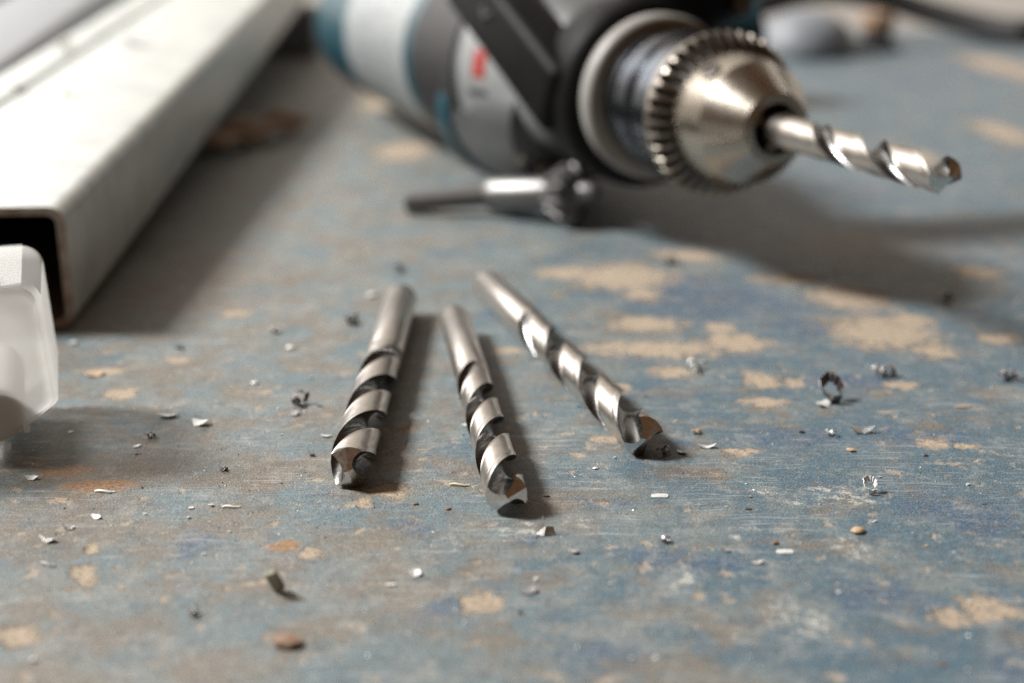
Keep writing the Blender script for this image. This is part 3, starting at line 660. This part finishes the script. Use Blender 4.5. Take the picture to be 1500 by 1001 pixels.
# cracked tape on the top edge, widened to a clear top that lets light in
random.seed(5); vs, fs = [], []
for i, (x0, x1, y0, y1, dz) in enumerate(((-60, -9, -0.3, 26, 0.0), (-8.8, -3.6, -0.4, 26, 0.05), (-9.6, -6.4, -1.0, 5, 0.5))):
    k = len(vs)
    for (x, y) in ((x0, y0), ((x0+x1)/2, y0-0.4*i), (x1, y0+0.5), (x1-0.4, y1), (x0, y1)):
        vs.append((x, y, 27.9 + dz + random.uniform(0, .15)))
    for (x, y) in ((x0, y0), ((x0+x1)/2, y0-0.4*i), (x1, y0+0.5), (x1-0.4, y1), (x0, y1)): vs.append((x, y, 27.6 + dz))
    fs += [tuple(range(k, k+5)), tuple(range(k+5, k+10))] + [(k+a, k+(a+1) % 5, k+5+(a+1) % 5, k+5+a) for a in range(5)]
mesh('cracked_film', vs, fs, M['film'], case, sharp=30)
v, f = along([(0, 0), (4.3, 0.2), (4.6, 0.7), (4.6, 20)], (-9.5, 0.5, 7.6), (-10.0, 22, 9), 24)
mesh('case_insert', v, f, M['insert'], case)

# ------------------------------------------------------------ things far back, out of focus
raw = [(110, 840, 16), (150, 890, 24), (195, 925, 30), (235, 935, 26), (268, 925, 16), (300, 903, 8.5), (316, 880, 8.5)]
def smooth(raw, n=60):
    P_ = [Vector(q) for q in raw]; P_ = [P_[0]*2-P_[1]] + P_ + [P_[-1]*2-P_[-2]]; out = []
    for i in range(1, len(P_)-2):
        for k in range(n//(len(P_)-3)):
            u = k/(n//(len(P_)-3)); a, b, c, d = P_[i-1:i+3]
            out.append(0.5*((2*b) + (c-a)*u + (2*a-5*b+4*c-d)*u*u + (3*b-a-3*c+d)*u**3))
    return out
v, f = pipe([(p.x, p.y, p.z) for p in smooth(raw)], 8.2, 14)
tag(mesh('power_cord', v, f, M['cord'], sharp=60), 'thick black cord lying across the back of the bench behind the drill bit', 'cord')
v, f = lathe([(0, 0), (26, 0.0), (27, 1.5), (26.5, 8), (23, 17), (16, 22.5), (8, 25), (0, 25.5)], 40)
v = [(x, z, y) for x, y, z in v]
tag(mesh('grey_dome', v, f, M['capgrey'], loc=(166, 818, 0.02), sharp=50), 'pale grey domed cap on the back of the bench right of the chuck', 'dome')
nut = thing('wing_knob', (214, 850, 0), 0.4, 'small dark brown knob standing at the back between grey cap and cord', 'knob')
v, f = lathe([(0, 0), (15, 0), (15, 4), (9, 6.5), (8.4, 12), (8.4, 12)], 6); mesh('knob_base', [(x, z, y) for x, y, z in v], f, M['cord'], nut, sharp=30)
v, f = lathe([(8.0, 11.5), (9.6, 13), (9.8, 20), (8, 22.5), (0, 23)], 24); mesh('knob_cap', [(x, z, y) for x, y, z in v], f, M['rustbrown'], nut, sharp=30)
# crooked rusty strip near the tube
random.seed(11); vs, fs = [], []; n = 26
for i in range(n+1):
    u = i/n; x, y = -104 + 24*u, 478 + 56*u
    lift_ = 2.0 + 6.0*abs(math.sin(u*8.0+.5)) + random.uniform(0, 0.8)
    for dx, dz in ((-6, lift_+1.6), (7, lift_*.6+0.6), (7, lift_*.6-0.6), (-6, lift_)): vs.append((x + 104 + dx + random.uniform(-.6, .6), y - 478 + random.uniform(-.5, .5), max(0.02, dz)))
for i in range(n):
    for k in range(4): l = (k+1) % 4; fs.append((i*4+k, i*4+l, (i+1)*4+l, (i+1)*4+k))
fs += [(0, 1, 2, 3), (n*4, n*4+1, n*4+2, n*4+3)]
tag(mesh('metal_strip', vs, fs, M['rustbrown'], loc=(-104, 478, 0), sharp=30), 'crooked rusty metal strip in the shadow beside the wide white tube', 'metal strip')

# ------------------------------------------------------------ swarf, flakes and crumbs
def slab(outline, th, bend, jit, rnd):
    n = len(outline); vs, fs = [], []
    for s in (1, 0):
        for x, y in outline: vs.append((x, y, 0.02 + bend(x, y) + s*th))
        vs.append((0, 0, 0.02 + bend(0, 0) + s*th + (jit if s else 0)))
    m = n+1
    for i in range(n):
        j = (i+1) % n; fs += [(i, j, n), (m+j, m+i, m+n), (i, m+i, m+j, j)]
    return vs, fs
def ribbon(path, wid, th):
    """path of (point, up) -> closed thin strip"""
    vs, fs = [], []; n = len(path)
    for i, (p, wv) in enumerate(path):
        d = (path[min(i+1, n-1)][0] - path[max(i-1, 0)][0]).normalized(); nrm = d.cross(wv).normalized()
        ww = wv*wid*(0.5 if callable(wid) else 0.5)
        for a, b in ((1, 1), (-1, 1), (-1, -1), (1, -1)): vs.append(tuple(p + ww*a + nrm*th*0.5*b))
    for i in range(n-1):
        for k in range(4): l = (k+1) % 4; fs.append((i*4+k, i*4+l, (i+1)*4+l, (i+1)*4+k))
    fs += [(0, 1, 2, 3), (4*n-4, 4*n-3, 4*n-2, 4*n-1)]
    return vs, fs
def settle(vs):
    lo = min(v[2] for v in vs); return [(x, y, z-lo+0.01) for x, y, z in vs]
def chip_mesh(kind, w_, rnd):
    h = w_/2
    if kind in ('flake', 'flat'):
        n = rnd.randint(7, 10); el = rnd.uniform(0.45, 0.75)
        ol = [(h*math.cos(a)*q, h*el*math.sin(a)*q) for a, q in ((2*math.pi*i/n + rnd.uniform(-.2, .2), rnd.uniform(0.6, 1.08)) for i in range(n))]
        if kind == 'flat': ol = [(-h, -h*.45), (h*.8, -h*.5), (h, -h*.1), (h*.9, h*.45), (-h*.1, h*.5), (-h*.9, h*.4)]
        k = 0.0 if kind == 'flat' else rnd.uniform(0.25, 0.5)/max(h, .3); tl = 0.04 if kind == 'flat' else rnd.uniform(-.3, .4)
        return settle(slab(ol, 0.10, lambda x, y: k*x*x + tl*y, 0.05, rnd)[0]), slab(ol, 0.10, lambda x, y: k*x*x + tl*y, 0.05, rnd)[1]
    if kind == 'sliver':
        n = 9; pth = [(Vector((-h + w_*i/n, 0.12*h*math.sin(i*0.7+rnd.random()), 0.08*h*math.sin(i*0.5))), Vector((0, 1, 0.25)).normalized()) for i in range(n+1)]
        v, f = ribbon(pth, 0.13*w_, 0.12); return settle(v), f
    if kind == 'curl':
        vs, fs = [], []
        for q in range(rnd.randint(2, 3)):
            turns = rnd.uniform(0.9, 1.7); n = int(16*turns); rad0 = h*rnd.uniform(0.22, 0.40); ax = rnd.uniform(-0.6, 0.6); ox = rnd.uniform(-.45, .45)*h
            pth = []
            for i in range(n+1):
                u = i/n; a = 2*math.pi*turns*u + q; r = rad0*(0.7 + 0.5*u + rnd.uniform(-.1, .1))
                p = Vector(((u-.5)*w_*0.55, r*math.cos(a), r*math.sin(a))); wv = Vector((1, 0.25*math.sin(a), 0.2)).normalized()
                rot = Matrix.Rotation(ax + q*1.1, 3, 'Z'); pth.append((rot @ p + Vector((ox, 0, 0)), rot @ wv))
            v, f = ribbon(pth, h*rnd.uniform(0.22, 0.38), 0.09)
            v = settle(v); k = len(vs); vs += v; fs += [tuple(i+k for i in z) for z in f]
        return vs, fs
    if kind == 'ring':
        n = 30; pth = []
        for i in range(n+1):
            a = 2*math.pi*0.97*i/n - 0.9; r = h*(0.52 + 0.22*i/n + rnd.uniform(-.10, .10))
            pth.append((Vector((r*math.cos(a), 0.95*r*math.sin(a), 0.55*h*math.sin(a)+rnd.uniform(-.05, .05)*h)), Vector((0.5*math.cos(a), 0.4*math.sin(a), 1)).normalized()))
        v, f = ribbon(pth, h*0.62, 0.11); return settle(v), f
    if kind == 'cone':                                # folded shard with a raised spike
        def fold(a, b, c, d):
            n_ = (Vector(b)-Vector(a)).cross(Vector(c)-Vector(a)).normalized()*0.07
            q = [Vector(p)*h for p in (a, b, c, d)]
            vs = [tuple(p+n_) for p in q] + [tuple(p-n_) for p in q]
            return vs, [(0, 1, 2, 3), (4, 5, 6, 7)] + [(k, (k+1) % 4, 4+(k+1) % 4, 4+k) for k in range(4)]
        v, f = join(fold((-.95, -.1, 0), (-.15, -.55, 0), (.05, -.1, .75), (-.35, .1, 1.0)), fold((-.15, -.55, 0), (.95, -.25, .05), (.75, .1, .62), (.05, -.1, .78)),
                    fold((-.40, .05, .7), (-.22, -.02, .75), (-.20, .12, 1.75), (-.27, .14, 1.7)), fold((.2, -.2, .05), (.8, .4, .02), (.55, .5, .4), (.0, .1, .5)))
        return settle(v), f
    bm = bmesh.new(); bmesh.ops.create_icosphere(bm, subdivisions=2, radius=1)
    for q in bm.verts: q.co *= rnd.uniform(0.86, 1.1); q.co.x *= h; q.co.y *= h*0.8; q.co.z *= h*0.30
    bm.verts.index_update(); vs = settle([tuple(q.co) for q in bm.verts]); fs = [tuple(q.index for q in f.verts) for f in bm.faces]; bm.free()
    return vs, fs
NAMES = {'flake': 'metal_flake', 'flat': 'metal_flake', 'sliver': 'metal_sliver', 'curl': 'metal_shaving', 'ring': 'metal_shaving', 'cone': 'metal_chip', 'pebble': 'crumb'}
CHIPS = [q + (0,) for q in CHIPS] + [(-137.2, 398.8, 5.7, 'curl', 'pale', 'pale blurred shaving on the wide tube top near the left margin', 31.51), (-148.9, 483.8, 7.77, 'curl', 'pale', 'pale blurred shaving lying over the gap between the white tubes', 35.93), (-121.3, 392.5, 4.12, 'flake', 'grey', 'small grey smudge-like flake in the middle of the wide tube top', 31.18), (-126.4, 486.9, 9.19, 'flake', 'grey', 'grey blurred flake on the far part of the wide tube top', 36.09), (-115.4, 323.2, 4.05, 'sliver', 'dark', 'dark short flake on the wide tube top at the left margin', 27.58)]   # the last five lie on the wide tube
for i, (x, y, w_, kind, colr, label, z0) in enumerate(CHIPS):
    rnd = random.Random(100+i); v, f = chip_mesh(kind, w_*(1.15 if kind in ('curl', 'flake') else 1.0), rnd)
    o = mesh(NAMES[kind], v, f, M['chip_'+colr], loc=(x, y, z0), rz=rnd.uniform(-.35, .35) if kind in ('flat', 'sliver', 'cone', 'ring') else rnd.uniform(-.8, .8), sharp=25)
    tag(o, label, {'metal_flake': 'flake', 'metal_sliver': 'sliver', 'metal_shaving': 'shaving', 'metal_chip': 'chip', 'crumb': 'crumb'}[NAMES[kind]], 'metal chips and crumbs on the bench')
# standing splinter
v, f = join(box(1.5, 1.0, 3.6, 0.25, segs=1, M=Matrix.Rotation(R(-14), 4, 'Y') @ Matrix.Rotation(R(28), 4, 'X')))
tag(mesh('splinter', settle(v), f, worn('olive_splinter', (0.30, 0.28, 0.20), (0.12, 0.11, 0.09), 0.6, nscale=0.5), loc=(-29.1, 158.5, 0), sharp=30), 'olive grey splinter standing up from the bench at the front', 'splinter', 'metal chips and crumbs on the bench')
# uncountable grit
rnd = random.Random(3); vs, fs, mids = [], [], []
for i in range(5200):
    y = 132 + 230*rnd.random()**1.5; x = (rnd.uniform(-0.40, 0.40) if i % 2 else rnd.gauss(-0.16, 0.13))*y
    r = 0.05 + 0.20*rnd.random()**4; k = len(vs); a0 = rnd.random()*6
    for q in range(3): vs.append((x + r*math.cos(a0+2.1*q)*rnd.uniform(.6, 1.3), y + r*math.sin(a0+2.1*q), 0.004))
    vs.append((x, y, r*rnd.uniform(.5, 1.1)))
    fs += [(k, k+1, k+3), (k+1, k+2, k+3), (k+2, k, k+3)]; mids += [rnd.choice((0, 0, 1, 2, 2, 3))]*3
for i in range(170):
    y = 140 + 210*rnd.random()**1.3; x = rnd.uniform(-0.38, 0.38)*y; r = 0.16 + 0.34*rnd.random()**2; k = len(vs); a0 = rnd.random()*6; nn = rnd.choice((4, 5, 6))
    for lv in (0.004, r*rnd.uniform(0.25, .8)):
        for q in range(nn): vs.append((x + r*math.cos(a0+6.283*q/nn)*rnd.uniform(.5, 1.3), y + r*.8*math.sin(a0+6.283*q/nn)*rnd.uniform(.6, 1.2), lv*rnd.uniform(.8, 1.3)))
    ff = [tuple(range(k, k+nn)), tuple(range(k+nn, k+2*nn))] + [(k+q, k+(q+1) % nn, k+nn+(q+1) % nn, k+nn+q) for q in range(nn)]
    fs += ff; mids += [rnd.choice((0, 1, 2, 2, 2, 3))]*len(ff)
tag(mesh('grit', vs, fs, [M['chip_dark'], M['chip_tan'], M['chip_white'], M['chip_brown']], mids=mids, sharp=20), kind='stuff')
